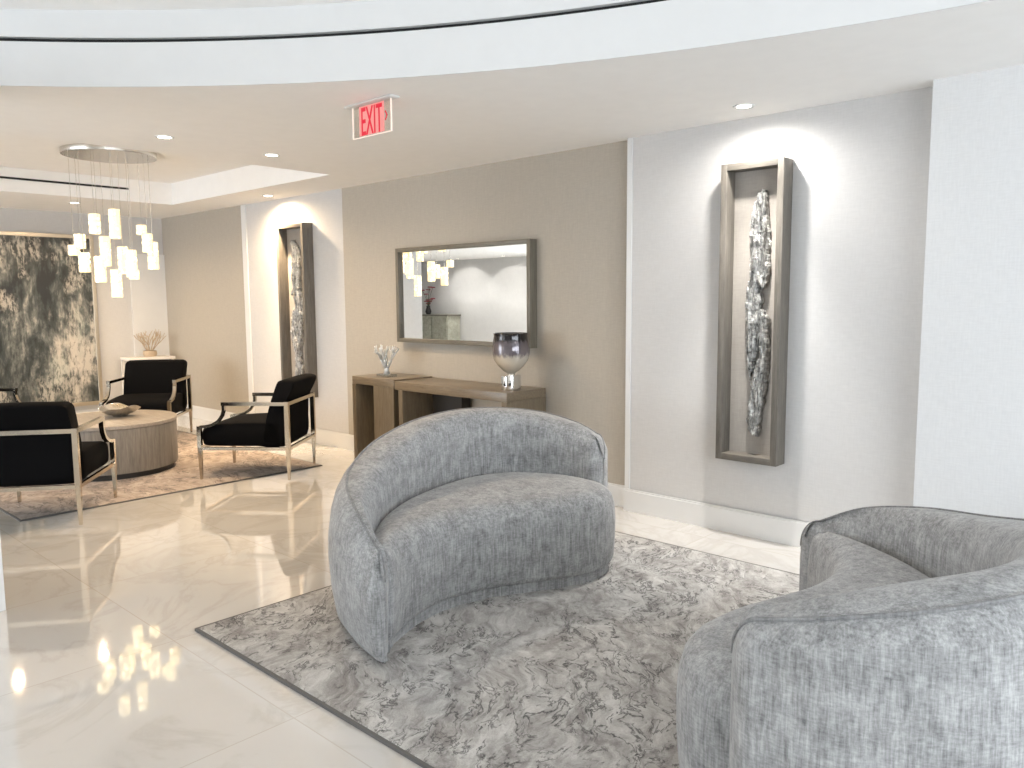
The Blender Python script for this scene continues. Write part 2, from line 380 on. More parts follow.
# ceilings
def ceil_lower():
    bm = bmesh.new(); xa, ya, xb, yb = X0 - .2, Y0 - .2, X1 + .2, Y1 + .2
    out = [(xa, ya)]
    a0 = math.atan2(ya - CY, -math.sqrt(CR ** 2 - (ya - CY) ** 2)) % (2 * PI); a1 = math.atan2(math.sqrt(CR ** 2 - (xb - CX) ** 2), xb - CX)
    N = 140
    for i in range(N + 1):
        a = a0 + (a1 - a0) * i / N; out.append((CX + CR * math.cos(a), CY + CR * math.sin(a)))
    out += [(xb, yb), (xa, yb)]
    tr = [(-9.0, .62), (-5.93, .62), (-5.93, 4.085), (-9.0, 4.085)]
    es = []
    for loop in (out, tr):
        vs = [bm.verts.new((x, y, ZC)) for x, y in loop]
        for a, b in zip(vs, vs[1:] + vs[:1]): es.append(bm.edges.new((a, b)))
    bmesh.ops.triangle_fill(bm, use_beauty=True, edges=es)
    for f in bm.faces:
        if f.normal.z > 0: f.normal_flip()
    me = bpy.data.meshes.new('ceiling'); bm.to_mesh(me); bm.free(); me.materials.append(M['ceiling'])
    struct(link('ceiling', me))
    # curved fascia of the round raised ceiling: two bands with a black slot between
    def band(name, r, z0, z1, mat):
        bm = bmesh.new(); p = None
        for i in range(N + 1):
            a = a0 + (a1 - a0) * i / N
            c = [bm.verts.new((CX + rr * math.cos(a), CY + rr * math.sin(a), z)) for rr, z in ((r, z0), (r + .1, z0), (r + .1, z1), (r, z1))]
            if p:
                for k in range(4): bm.faces.new((p[k], p[(k + 1) % 4], c[(k + 1) % 4], c[k]))
            p = c
        return struct(fin(name, bm, mat, smooth=True, auto=40))
    band('trim_8', CR, ZC + .001, 2.786, 'white_paint'); band('trim_9', CR, 2.808, ZT, 'white_paint'); band('trim_10', CR + .03, 2.786, 2.808, 'black')
ceil_lower()
bm = bmesh.new(); box(bm, (X0 - .2, Y0 - .2, ZT), (X1 + .2, Y1 + .2, ZT + .1)); o = fin('ceiling', bm, 'ceiling'); o.name = 'ceiling'; struct(o)
ZTR = 2.805
bm = bmesh.new()
box(bm, (-9.1, .52, ZTR), (-5.83, 4.185, ZTR + .06))
for a, b in (((-9.1, .52, ZC + .001), (-9.0, 4.185, ZTR)), ((-5.93, .52, ZC + .001), (-5.83, 4.185, ZTR)), ((-9.0, .52, ZC + .001), (-5.93, .62, ZTR)), ((-9.0, 4.085, ZC + .001), (-5.93, 4.185, ZTR))): box(bm, a, b)
struct(fin('trim_11', bm, 'ceiling'))
struct(boxes('trim_12', [((-9.01, 1.2, 2.692), (-8.992, 3.61, 2.712))], 'black'))

# ------------------------------------------------------------------ downlights
def downlight(x, y, label, col, w, cone=168, blend=1.0, z=ZC, beam=0):
    t = thing('recessed_downlight', label, 'downlight', (x, y, z), 0, 'recessed ceiling downlights')
    bm = bmesh.new(); lathe(bm, [(.040, -.002), (.058, -.006), (.060, 0.0), (.040, 0.0)], 28); fin('trim_ring', bm, 'white_paint', t, True, 40)
    bm = bmesh.new(); lathe(bm, [(0, -.003), (.041, -.003)], 24); fin('lens', bm, 'lens', t)
    l = bpy.data.lights.new('downlight_beam', 'SPOT'); l.energy = w; l.color = col; l.spot_size = math.radians(cone); l.spot_blend = blend; l.shadow_soft_size = .03
    o = bpy.data.objects.new('downlight_beam', l); C.objects.link(o); o.parent = t; o.location = (0, 0, -.012)
    if beam:
        l = bpy.data.lights.new('downlight_core', 'SPOT'); l.energy = beam; l.color = col; l.spot_size = math.radians(60); l.spot_blend = 1.0; l.shadow_soft_size = .03
        o = bpy.data.objects.new('downlight_core', l); C.objects.link(o); o.parent = t; o.location = (0, 0, -.012)
    return t
downlight(-2.20, 4.30, 'downlight shining on the white wall above the right tall shadow box', NEUT, SPOT_W * .48, 172, 1.0, beam=190)
downlight(-5.33, 2.39, 'downlight just right of the chandelier canopy in the low ceiling', WARM, SPOT_W)
downlight(-5.43, 3.23, 'downlight halfway between chandelier canopy and exit sign', WARM, SPOT_W)
downlight(-7.55, 4.43, 'small downlight close above the far narrow shadow box', WARM, SPOT_W * 1.7, 172, 1.0, beam=260)
downlight(-9.52, 3.24, 'small downlight on the far ceiling band above the painting', WARM, SPOT_W)
downlight(-9.49, 2.36, 'downlight seen only as a reflection at the lower left of the floor', WARM, SPOT_W)

# ------------------------------------------------------------------ rugs
def rug(name, a, b, th, mat, label):
    t = thing(name, label, 'rug', ((a[0] + b[0]) / 2, (a[1] + b[1]) / 2, 0)); hx = (b[0] - a[0]) / 2; hy = (b[1] - a[1]) / 2
    bm = bmesh.new(); box(bm, (-hx + .012, -hy + .012, 0), (hx - .012, hy - .012, th), .003); fin('pile', bm, mat, t)
    boxes('binding', [((-hx, -hy, 0), (hx, -hy + .014, th * .9)), ((-hx, hy - .014, 0), (hx, hy, th * .9)), ((-hx, -hy + .014, 0), (-hx + .014, hy - .014, th * .9)), ((hx - .014, -hy + .014, 0), (hx, hy - .014, th * .9))], 'rug_edge', t)
RT1 = .014
rug('area_rug', (-3.452, 1.567), (.25, 4.083), RT1, 'rug_grey', 'large grey marbled rug under the two curved sofas')
rug('area_rug', (-9.35, 1.60), (-6.115, 4.03), .010, 'rug_tan', 'faded tan rug under the round table and black armchairs')

# ------------------------------------------------------------------ curved sofas
MX, MY = -2.625, 2.79
def L(p): return (p[0] - MX, p[1] - MY) + tuple(p[2:])
def make_sofa():
    t = thing('curved_sofa', 'grey curved sofa in the middle of the rug, seat turned to the camera', 'sofa', (MX, MY, RT1), 0, 'grey curved sofas facing each other')
    # (outer x, y, inner x, y, rim height)
    rows = [(-2.57, 1.90, -2.615, 2.01, .48), (-2.76, 1.945, -2.80, 2.09, .575), (-3.02, 2.055, -2.985, 2.275, .635), (-3.26, 2.26, -3.14, 2.50, .68), (-3.43, 2.54, -3.24, 2.75, .745),
            (-3.52, 2.88, -3.30, 3.00, .80), (-3.52, 3.22, -3.29, 3.23, .825), (-3.42, 3.50, -3.20, 3.40, .82), (-3.22, 3.69, -3.05, 3.50, .795), (-2.97, 3.76, -2.88, 3.565, .745), (-2.785, 3.74, -2.765, 3.585, .695)]
    R = [L(r[:2]) + L(r[2:4]) + (r[4],) for r in rows]
    N = 72; P = cr(R, N)
    def section(O, I, h, top, sh, sk):
        # sh: 1 = full thickness; shrinks for the rounded ends
        Cn = (O + I) / 2; half = (I - O) / 2 * sh; O = Cn - half; I = Cn + half; d = (I - O); th = d.length; n = d / th if th > 1e-6 else Vector((1, 0))
        prof = [(.015, .012), (-.012, .05), (-.034, .17), (-.044, .30), (-.042, h * .62), (-.028, h - .15 * sk), (-.008, h - .085 * sk), (.018 * sk, h - .04 * sk), (.048 * sk, h - .012), (.062 * sk, h - .004), (th * .5 + .02, h + .006), (th - .055, h - .006),
                (th - .025, h - .028), (th - .004, h - .07), (th + .006, h - .13), (th + .008, h * .7), (th, .40), (th - .005, .2), (th - .02, .05), (th - .04, .012)]
        out = []
        for u, z in prof:
            uu = u if th > .11 else (u / .11 * th if u < th * .5 else th - (th - u) / .11 * th)
            p = O + n * max(-.044 * sh, min(th + .008 * sh, uu)); out.append((p.x, p.y, z))
        return out
    rings = []; rim = []
    def add(row, s, adv=Vector((0, 0)), sh=1.0, drop=0.0):
        sk = 1.0 - .6 * min(1, max(0, (s - .45) / .4))
        O = Vector(row[:2]) + adv; I = Vector(row[2:4]) + adv
        rings.append(section(O, I, row[4] - drop, 1, sh, sk))
        n = (I - O).normalized(); w = (I - O).length * (1 - sh) / 2
        tw = (I - O).length * sh; uo = .055 * sk if tw > .11 else .055 * sk / .11 * tw
        rim.append((O.x + n.x * (w + uo), O.y + n.y * (w + uo), row[4] - drop - .004))
    K = 9; R0 = .085
    def tang(i, j): a = P[i]; b = P[j]; v = Vector(((a[0] + a[2]) / 2 - (b[0] + b[2]) / 2, (a[1] + a[3]) / 2 - (b[1] + b[3]) / 2)); return v.normalized()
    for k in range(K, 0, -1):
        a = k / K * PI / 2; add(P[0], 0, tang(0, 2) * R0 * math.sin(a), max(.03, math.cos(a)), .13 * (1 - math.cos(a)))
    for i, p in enumerate(P): add(p, i / (N - 1))
    for k in range(1, K + 1):
        a = k / K * PI / 2; add(P[-1], 1, tang(-1, -3) * R0 * math.sin(a), max(.03, math.cos(a)), .13 * (1 - math.cos(a)))
    bm = bmesh.new(); V = [[bm.verts.new(p) for p in r] for r in rings]; m = len(V[0])
    for a, b in zip(V, V[1:]):
        for k in range(m): bm.faces.new((a[k], a[(k + 1) % m], b[(k + 1) % m], b[k]))
    bm.faces.new(V[0][::-1]); bm.faces.new(V[-1])
    back = fin('backrest', bm, 'sofa', t, True, 70)
    bm = bmesh.new(); tube(bm, rim, .0055, 8); fin('piping', bm, 'sofa_seam', back, True)
    # seat: front edge then round along the inside of the back
    pts = [(-2.565, 2.005), (-2.625, 2.11), (-2.70, 2.30), (-2.725, 2.50), (-2.675, 2.72), (-2.585, 2.90), (-2.495, 3.08), (-2.445, 3.27), (-2.47, 3.44), (-2.56, 3.555), (-2.70, 3.60),
           (-2.88, 3.60), (-3.06, 3.535), (-3.215, 3.43), (-3.305, 3.24), (-3.315, 3.00), (-3.255, 2.74), (-3.155, 2.49), (-3.0, 2.26), (-2.81, 2.07), (-2.68, 1.985), (-2.60, 1.975)]
    Q = [Vector(q) for q in cr([L(p) for p in pts], 150, True)]
    area = sum(Q[i - 1].x * Q[i].y - Q[i].x * Q[i - 1].y for i in range(len(Q)))
    if area < 0: Q.reverse()
    n = len(Q)
    def inset(d):
        return [Q[i] + Vector((-(Q[(i + 1) % n] - Q[i - 1]).normalized().y, (Q[(i + 1) % n] - Q[i - 1]).normalized().x)) * d for i in range(n)]
    from mathutils.geometry import delaunay_2d_cdt
    def dist(p):
        best = 9; ins = False
        for i in range(n):
            a, b = Q[i - 1], Q[i]; ab = b - a; k = max(0, min(1, (p - a).dot(ab) / ab.length_squared)); best = min(best, (p - a - ab * k).length)
            if (a.y > p.y) != (b.y > p.y) and p.x < (b.x - a.x) * (p.y - a.y) / (b.y - a.y) + a.x: ins = not ins
        return best if ins else -best
    bm = bmesh.new(); rs = []
    for d, z in ((.05, .05), (.012, .058), (.002, .08), (-.006, .18), (-.007, .28), (-.004, .34), (0, .37)): rs.append([bm.verts.new((q.x, q.y, z)) for q in inset(d)])
    for a, b in zip(rs, rs[1:]):
        for k in range(n): bm.faces.new((a[k], a[(k + 1) % n], b[(k + 1) % n], b[k]))
    bm.faces.new(rs[0][::-1])
    pts2 = list(Q); g = .026
    x_a = min(q.x for q in Q); x_b = max(q.x for q in Q); y_a = min(q.y for q in Q); y_b = max(q.y for q in Q)
    for d in (.012, .03, .055):
        for q in inset(d):
            if dist(q) > d * .93: pts2.append(q)
    for i in range(int((x_b - x_a) / g) + 1):
        for j in range(int((y_b - y_a) / g) + 1):
            p = Vector((x_a + i * g + (j % 2) * g / 2, y_a + j * g))
            if dist(p) > .07: pts2.append(p)
    vv, ee, ff, *_ = delaunay_2d_cdt([Vector(p) for p in pts2], [(i, (i + 1) % n) for i in range(n)], [], 1, 1e-5)
    top = []
    for i, p in enumerate(vv):
        if i < n: top.append(rs[-1][i]); continue
        d = max(0, dist(p)); top.append(bm.verts.new((p.x, p.y, .37 + .092 * math.sqrt(max(0, 1 - (1 - min(1, d / .105)) ** 2)) + .026 * min(1, d / .3))))
    for f in ff:
        try: bm.faces.new([top[i] for i in f])
        except ValueError: pass
    fin('seat', bm, 'sofa', t, True, 75)
    bm = bmesh.new(); q1 = inset(.03); a = [bm.verts.new((q.x, q.y, 0.0)) for q in q1]; b = [bm.verts.new((q.x, q.y, .055)) for q in q1]
    for k in range(n): bm.faces.new((a[k], a[(k + 1) % n], b[(k + 1) % n], b[k]))
    bm.faces.new(a[::-1]); bm.faces.new(b); fin('plinth', bm, 'sofa', t, True, 40)
    return t
sofaA = make_sofa()
sofaB = dup(sofaA, (-1.18, 2.69, RT1), math.radians(191.4), 'grey curved sofa at the right edge, its streaked back turned to the camera')

# ------------------------------------------------------------------ black armchairs
def make_chair():
    t = thing('lounge_chair', '', 'armchair', (0, 0, 0), 0, 'black armchairs around the round table')
    W2, D2 = .335, .375          # half spans of the legs; +y is the facing side
    for s in (-1, 1):
        bm = bmesh.new(); bar(bm, [(s * W2, D2, 0), (s * W2, D2, .27), (s * W2, D2, .45)], [.018, .032, .032], [.018, .034, .034], (1, 0, 0)); fin('leg', bm, 'chrome_warm', t)
        bm = bmesh.new(); bar(bm, [(s * W2, -D2, 0), (s * W2, -D2, .27), (s * W2, -D2, .655)], [.018, .034, .034], [.018, .036, .036], (1, 0, 0)); fin('leg', bm, 'chrome_warm', t)
        pts = [(s * W2, -D2 + .017, .64), (s * W2, .16, .64), (s * W2, .17, .64)]
        bm = bmesh.new(); bar(bm, [(s * W2, -D2 + .018, .638), (s * W2, .175, .638)], .034, .030, (1, 0, 0))
        bar(bm, [(s * W2, y, z) for y, z in ((.158, .63), (.158, .585), (.172, .54), (.205, .495), (.26, .462), (.32, .448), (.365, .445))], .032, .024, (1, 0, 0))
        fin('arm', bm, 'chrome_warm', t)
    bm = bmesh.new(); bar(bm, [(-W2 + .017, -D2, .638), (W2 - .017, -D2, .638)], .03, .03, (0, 1, 0)); fin('back_rail', bm, 'chrome_warm', t)
    bm = bmesh.new()
    for s in (-1, 1): bar(bm, [(s * W2, -D2 + .018, .262), (s * W2, D2 - .017, .262)], .022, .026, (1, 0, 0))
    for y in (-D2, D2): bar(bm, [(-W2 + .016, y, .262), (W2 - .016, y, .262)], .022, .026, (0, 1, 0))
    fin('seat_frame', bm, 'chrome_warm', t)
    def cushion(name, prof, w):
        bm = bmesh.new(); n = len(prof); c = sum(p[0] for p in prof) / n, sum(p[1] for p in prof) / n
        secs = []
        for x, k in ((-w, .90), (-w + .008, .955), (-w + .03, 1.0), (-w * .4, 1.01), (w * .4, 1.01), (w - .03, 1.0), (w - .008, .955), (w, .90)):
            secs.append([bm.verts.new((x, c[0] + (y - c[0]) * k, c[1] + (z - c[1]) * k)) for y, z in prof])
        for a, b in zip(secs, secs[1:]):
            for i in range(n): bm.faces.new((a[i], a[(i + 1) % n], b[(i + 1) % n], b[i]))
        bm.faces.new(secs[0][::-1]); bm.faces.new(secs[-1])
        return fin(name, bm, 'velvet', t, True, 60)
    cushion('seat_cushion', cr([(-.30, .275), (-.1, .275), (.15, .275), (.34, .28), (.372, .32), (.375, .39), (.345, .435), (.25, .46), (.0, .475), (-.2, .475), (-.30, .47)], 44, True), W2 - .022)
    cushion('back_cushion', cr([(-.15, .29), (-.17, .45), (-.215, .62), (-.275, .785), (-.30, .822), (-.36, .832), (-.425, .82), (-.43, .785), (-.372, .67), (-.350, .60), (-.345, .45), (-.335, .285), (-.25, .275)], 52, True), W2 - .022)
    return t
def face(dx, dy): return math.atan2(dy, dx) - PI / 2
ch = make_chair(); TZ = .010
ch.location = (-6.30, 3.52, TZ); ch.rotation_euler = (0, 0, face(-.775, -.63)); ch['label'] = 'black armchair right of the round table, seen from its side'
dup(ch, (-6.18, 1.80, TZ), face(-.8, .6), 'black armchair with its back to the camera at the left edge, nearest one')
dup(ch, (-8.72, 3.575, TZ), face(.757, -.65), 'black armchair facing the camera behind the round table')
dup(ch, (-8.73, 1.99, TZ), face(.775, .63), 'armchair at the left edge of which only an arm tip shows below the painting')

# ------------------------------------------------------------------ round table + bowl
TX, TY = -7.375, 2.69
t = thing('drum_table', 'round whitewashed wooden drum table between the black armchairs', 'coffee table', (TX, TY, TZ))
bm = bmesh.new(); lathe(bm, [(.50, 0), (.50, .05)], 56); fin('plinth', bm, 'dark_wood', t, True, 40)
bm = bmesh.new(); lathe(bm, [(.50, .05), (.535, .05), (.538, .06), (.538, .425)], 72); fin('drum', bm, 'table_wood', t, True, 40)
bm = bmesh.new(); lathe(bm, [(.537, .425), (.545, .43), (.545, .455), (.539, .46), (0, .46)], 72); fin('tabletop', bm, m_wood('whitewashed_top', (.25, .215, .18, 1), (.38, .335, .285, 1), (1, 9, 9), .45), t, True, 40)
bm = bmesh.new()
def wav(a, r, z, j):
    k = max(0, (r - .05) / .13); return r * (1 + .10 * k * math.sin(2 * a + .6)), z + .02 * k * math.sin(2 * a + 1.2) + .008 * k * math.sin(5 * a)
lathe(bm, [(0, .012), (.045, .012), (.05, .0), (.06, .0), (.065, .014), (.11, .034), (.155, .068), (.168, .082), (.163, .084), (.15, .072), (.105, .042), (.05, .022), (0, .02)], 48, jit=wav)
tag(fin('decorative_bowl', bm, 'silver', None, True, 60), 'shallow silver bowl with wavy rim on the round drum table', 'bowl').location = (TX - .04, TY + .10, TZ + .463)

# ------------------------------------------------------------------ chandelier
t = thing('pendant_chandelier', 'chandelier of glowing crystal pendants on thin cords over the drum table', 'chandelier', (-7.46, 2.85, ZTR))
def stadium(bm, hx, hy, z0, z1, bev=.01):
    pts = []
    for k in range(24): a = PI * k / 23; pts.append((hx * math.cos(a), hy - hx + hx * math.sin(a)))
    for k in range(24): a = PI + PI * k / 23; pts.append((hx * math.cos(a), -(hy - hx) + hx * math.sin(a)))
    R = [[bm.verts.new((x * s, y * s, z)) for x, y in pts] for s, z in ((1, z1), (1, z0 + bev), (1 - bev, z0))]
    for a, b in zip(R, R[1:]):
        for k in range(len(a)): bm.faces.new((a[k], a[(k + 1) % len(a)], b[(k + 1) % len(a)], b[k]))
    bm.faces.new(R[0]); bm.faces.new(R[-1][::-1])
bm = bmesh.new(); stadium(bm, .36, .385, -.045, -.001); fin('canopy', bm, 'silver', t, True, 30)
PD = [(2.694, 2.257, 2.085, .10), (2.861, 2.309, 2.05, .05), (3.093, 2.185, 2.096, -.12), (3.141, 2.11, 1.94, .06), (3.186, 2.037, 1.908, -.04), (3.184, 1.908, 1.787, .08), (2.565, 2.075, 1.951, -.1), (2.514, 1.981, 1.892, .08),
      (2.59, 1.92, 1.749, .02), (2.769, 2.068, 1.806, -.14), (2.717, 1.892, 1.664, .12), (2.917, 1.983, 1.743, -.02), (2.986, 1.957, 1.711, .14), (2.848, 1.78, 1.532, 0), (3.004, 1.779, 1.693, -.15)]
rnd = random.Random(4)
for y, zt, zb, dx in PD:
    dx *= 2.0; s = (-7.47 + dx) / -7.47; x = -7.47 + dx; y *= s; zt = 1.5 + (zt - 1.5) * s; zb = 1.5 + (zb - 1.5) * s
    lx, ly = x + 7.46, y - 2.85
    bm = bmesh.new(); tube(bm, [(lx, ly, -.046), (lx, ly, zt - ZTR)], .0018, 5); fin('cord', bm, 'silver', t)
    bm = bmesh.new(); h = zt - zb; prof = []; nb = max(2, round(h / .06)); r = .046
    for i in range(nb):
        z0 = zb + h * i / nb; z1 = zb + h * (i + 1) / nb; g = .004
        prof += [(r * .88, z0 - ZTR), (r, z0 + g * 1.5 - ZTR), (r, z1 - g * 1.5 - ZTR), (r * .88, z1 - ZTR)]
    lathe(bm, prof, 10, (lx, ly)); fin('crystal_pendant', bm, 'crystal', t)

# ------------------------------------------------------------------ exit sign
t = thing('exit_sign', 'red lit EXIT sign on a clear panel under the ceiling', 'sign', (-3.605, 2.76, ZC))
bm = bmesh.new(); box(bm, (-.205, -.035, -.012), (.205, .035, 0), .006); fin('canopy', bm, 'white_paint', t, True, 40)
bm = bmesh.new(); box(bm, (-.165, -.004, -.178), (.170, .004, -.012)); pn = fin('acrylic_panel', bm, 'acrylic', t)
boxes('edge_strip', [((-.169, -.004, -.18), (-.165, .004, -.012)), ((.170, -.004, -.18), (.174, .004, -.012)), ((-.165, -.004, -.181), (.170, .004, -.178))], 'edge_lit', pn)
boxes('halo_plate', [((-.103, -.0052, -.174), (.118, -.0042, -.016))], 'pink', pn)  # glowing plate added to paint the pink halo around the letters
def text(s, size, sx, loc, name, mat, parent, off=0.0):
    cu = bpy.data.curves.new(name, 'FONT'); cu.body = s; cu.size = size; cu.extrude = .001; cu.offset = off; cu.align_x = 'CENTER'
    tmp = bpy.data.objects.new('tmp', cu); C.objects.link(tmp)
    bpy.context.view_layer.update()
    me = bpy.data.meshes.new_from_object(tmp.evaluated_get(bpy.context.evaluated_depsgraph_get())); bpy.data.objects.remove(tmp)
    me.transform(Matrix.Diagonal((sx, 1, 1, 1))); me.transform(Matrix.Rotation(PI / 2, 4, 'X'))
    me.materials.clear(); me.materials.append(M[mat])
    o = link(name, me, parent); o.location = loc; return o
text('EXIT', .215, .43, (.008, -.0065, -.172), 'lettering', 'red', pn, .0008)
bm = bmesh.new()
bar(bm, [(.128, -.006, -.070), (.143, -.006, -.094), (.128, -.006, -.118)], .002, .008, (0, 1, 0)); fin('arrow', bm, 'red', pn)

# ------------------------------------------------------------------ tall shadow boxes with bark
def bark_piece(name, left, right, parent, seed, y, map_x, map_z, depth=.058):
    rnd_off = Vector((seed * 7.3, seed * 3.1, seed * 1.7))
    z0 = max(min(p[1] for p in left), min(p[1] for p in right)); z1 = min(max(p[1] for p in left), max(p[1] for p in right))
    def at(tab, z):
        tab = sorted(tab, key=lambda p: p[1])
        for a, b in zip(tab, tab[1:]):
            if a[1] <= z <= b[1]: return a[0] + (b[0] - a[0]) * (z - a[1]) / (b[1] - a[1] + 1e-9)
        return tab[0][0] if z < tab[0][1] else tab[-1][0]
    NR, NC = 150, 20; bm = bmesh.new(); F = []; B = []
    for i in range(NR + 1):
        z = z0 + (z1 - z0) * i / NR
        xl = at(left, z) + .016 * noise.noise(Vector((z * 26, 0, seed))) + .008 * noise.noise(Vector((z * 90, 0, seed))); xr = at(right, z) + .016 * noise.noise(Vector((z * 24, 9, seed))) + .008 * noise.noise(Vector((z * 85, 9, seed)))
        fr = []; bk = []
        for j in range(NC + 1):
            u = j / NC; x = xl + (xr - xl) * u
            e = max(0.0, 1 - (2 * u - 1) ** 2) ** .5
            g = noise.fractal(Vector((x * 55, z * 5, 1)) + rnd_off, .8, 2.0, 4) ; g2 = noise.noise(Vector((x * 20, z * 14, 5)) + rnd_off)
            dd = depth * (.25 + .6 * e) * (1 + .45 * g + .35 * g2)
            zz = z + (.035 * noise.noise(Vector((x * 60, seed, 0))) if i in (0, NR) else 0) + .01 * g
            fr.append(bm.verts.new((map_x(x), y - max(.006, dd), map_z(zz)))); bk.append(bm.verts.new((map_x(x), y, map_z(zz))))
        F.append(fr); B.append(bk)
    for G_, fl in ((F, False), (B, True)):
        for a, b in zip(G_, G_[1:]):
            for j in range(NC): bm.faces.new((a[j], a[j + 1], b[j + 1], b[j]))
    for i in range(NR):
        bm.faces.new((F[i][0], F[i + 1][0], B[i + 1][0], B[i][0])); bm.faces.new((F[i][-1], F[i + 1][-1], B[i + 1][-1], B[i][-1]))
    for j in range(NC):
        bm.faces.new((F[0][j], F[0][j + 1], B[0][j + 1], B[0][j])); bm.faces.new((F[-1][j], F[-1][j + 1], B[-1][j + 1], B[-1][j]))
    return fin(name, bm, 'bark', parent, False)
P1 = ([(-2.205, 2.125), (-2.225, 2.09), (-2.258, 2.045), (-2.275, 1.93), (-2.273, 1.77), (-2.27, 1.63), (-2.21, 1.57)], [(-2.178, 2.125), (-2.168, 2.07), (-2.155, 1.93), (-2.150, 1.77), (-2.147, 1.63), (-2.155, 1.57)])
P2 = ([(-2.25, 1.66), (-2.28, 1.57), (-2.293, 1.48), (-2.291, 1.37), (-2.282, 1.27), (-2.278, 1.14), (-2.255, 1.02)], [(-2.225, 1.66), (-2.185, 1.50), (-2.188, 1.44), (-2.142, 1.37), (-2.165, 1.27), (-2.205, 1.20), (-2.235, 1.02)])
P3 = ([(-2.20, 1.36), (-2.19, 1.14), (-2.245, 1.03), (-2.248, .91), (-2.263, .80), (-2.267, .71), (-2.222, .652)], [(-2.141, 1.36), (-2.136, 1.14), (-2.139, 1.03), (-2.151, .91), (-2.171, .80), (-2.18, .71), (-2.19, .652)])
def shadow_box(x0, x1, z0, z1, y0, y1, label, seed, flip):
    t = thing('shadow_box', label, 'wall art', ((x0 + x1) / 2, y1, z0)); hw = (x1 - x0) / 2; H = z1 - z0; D = y1 - y0; st = .04
    for a, b in (((-hw, -D, 0), (-hw + st, 0, H)), ((hw - st, -D, 0), (hw, 0, H))): boxes('frame_stile', [(a, b)], 'frame_v', t, .002)
    for a, b in (((-hw + st, -D, H - st), (hw - st, 0, H)), ((-hw + st, -D, 0), (hw - st, 0, st))): boxes('frame_rail', [(a, b)], 'frame_h', t, .002)
    bm = bmesh.new(); box(bm, (-hw + st, -.015, st), (hw - st, -.001, H - st)); fin('backing_panel', bm, 'linen', t)
    sc = (hw * 2) / .40; zs = H / 1.803; sg = -1 if flip else 1
    mx = lambda x: sg * (x + 2.232) * sc; mz = lambda z: (z - .49) * zs
    for k, (l, r) in enumerate((P1, P2, P3)): bark_piece('bark_piece', l, r, t, seed + k, -.018, mx, mz)
    return t
shadow_box(-2.432, -2.034, .49, 2.292, 4.48, 4.60, 'tall framed shadow box holding silver bark on the white wall at right', 1, False)
shadow_box(-7.61, -7.105, .49, 2.277, 4.54, 4.66, 'tall framed shadow box holding bark on the far wall behind an armchair', 11, True)

# ------------------------------------------------------------------ wall mirror
t = thing('wall_mirror', 'wide rectangular mirror with grey wooden frame above the consoles', 'mirror', (-4.872, YB - .007, 1.115))
hw, H, D, st = .806, .833, .082, .035
for a, b in (((-hw, -D, 0), (-hw + st, 0, H)), ((hw - st, -D, 0), (hw, 0, H))): boxes('frame_stile', [(a, b)], 'mframe_v', t, .002)
for a, b in (((-hw + st, -D, H - st), (hw - st, 0, H)), ((-hw + st, -D, 0), (hw - st, 0, st))): boxes('frame_rail', [(a, b)], 'mframe_h', t, .002)
bm = bmesh.new(); box(bm, (-hw + st, -.052, st), (hw - st, -.001, H - st)); fin('mirror_glass', bm, 'mirror', t)

# ------------------------------------------------------------------ consoles
CYF, CYB = 4.20, 4.635
t = thing('console_table', 'lower wide taupe wooden console under the mirror, carrying the goblet vase', 'console table', (-4.62, 4.36, 0))
ox, oy = -4.62, 4.36; f = CYF - oy; b = CYB - oy
boxes('tabletop', [((-5.265 - ox, f, .742), (-3.965 - ox, b, .812))], 'console', t, .003)
boxes('side_panel', [((-5.215 - ox, f, 0), (-5.165 - ox, b, .742))], 'console_v', t)
boxes('side_panel', [((-4.02 - ox, f, 0), (-3.965 - ox, b, .742))], 'console_v', t)
boxes('dark_panel', [((-5.165 - ox, b - .10, 0), (-4.80 - ox, b, .742))], 'dark_wood', t)  # dark sheet filling the left part of the opening
t = thing('console_table', 'taller narrow taupe wooden console at left, carrying the coral ornament', 'console table', (-5.57, 4.36, 0))
ox = -5.57
boxes('tabletop', [((-5.86 - ox, f, .755), (-5.275 - ox, b, .823))], 'console', t, .003)
boxes('side_panel', [((-5.86 - ox, f, 0), (-5.81 - ox, b, .755))], 'console_v', t)
boxes('side_panel', [((-5.56 - ox, f + .004, 0), (-5.285 - ox, b, .755))], 'console_v', t)

# goblet vase
t = thing('goblet_vase', 'large smoky goblet vase with chrome foot on the wide console', 'vase', (-4.07, 4.36, .812))
bm = bmesh.new(); box(bm, (-.068, -.04, 0), (-.008, .05, .105), .004); box(bm, (-.008, -.05, 0), (.062, .04, .118), .004); fin('foot', bm, 'chrome', t, True, 40)
bm = bmesh.new(); lathe(bm, [(.0, .112), (.032, .112), (.028, .122), (.03, .128), (.055, .142), (.095, .180), (.128, .225), (.142, .275), (.143, .320), (.135, .37), (.128, .412), (.132, .428), (.125, .43), (.121, .412), (.128, .37), (.136, .32), (.134, .275), (.12, .23), (.088, .188), (.05, .152), (0, .14)], 48)
fin('bowl', bm, 'vase', t, True, 50)
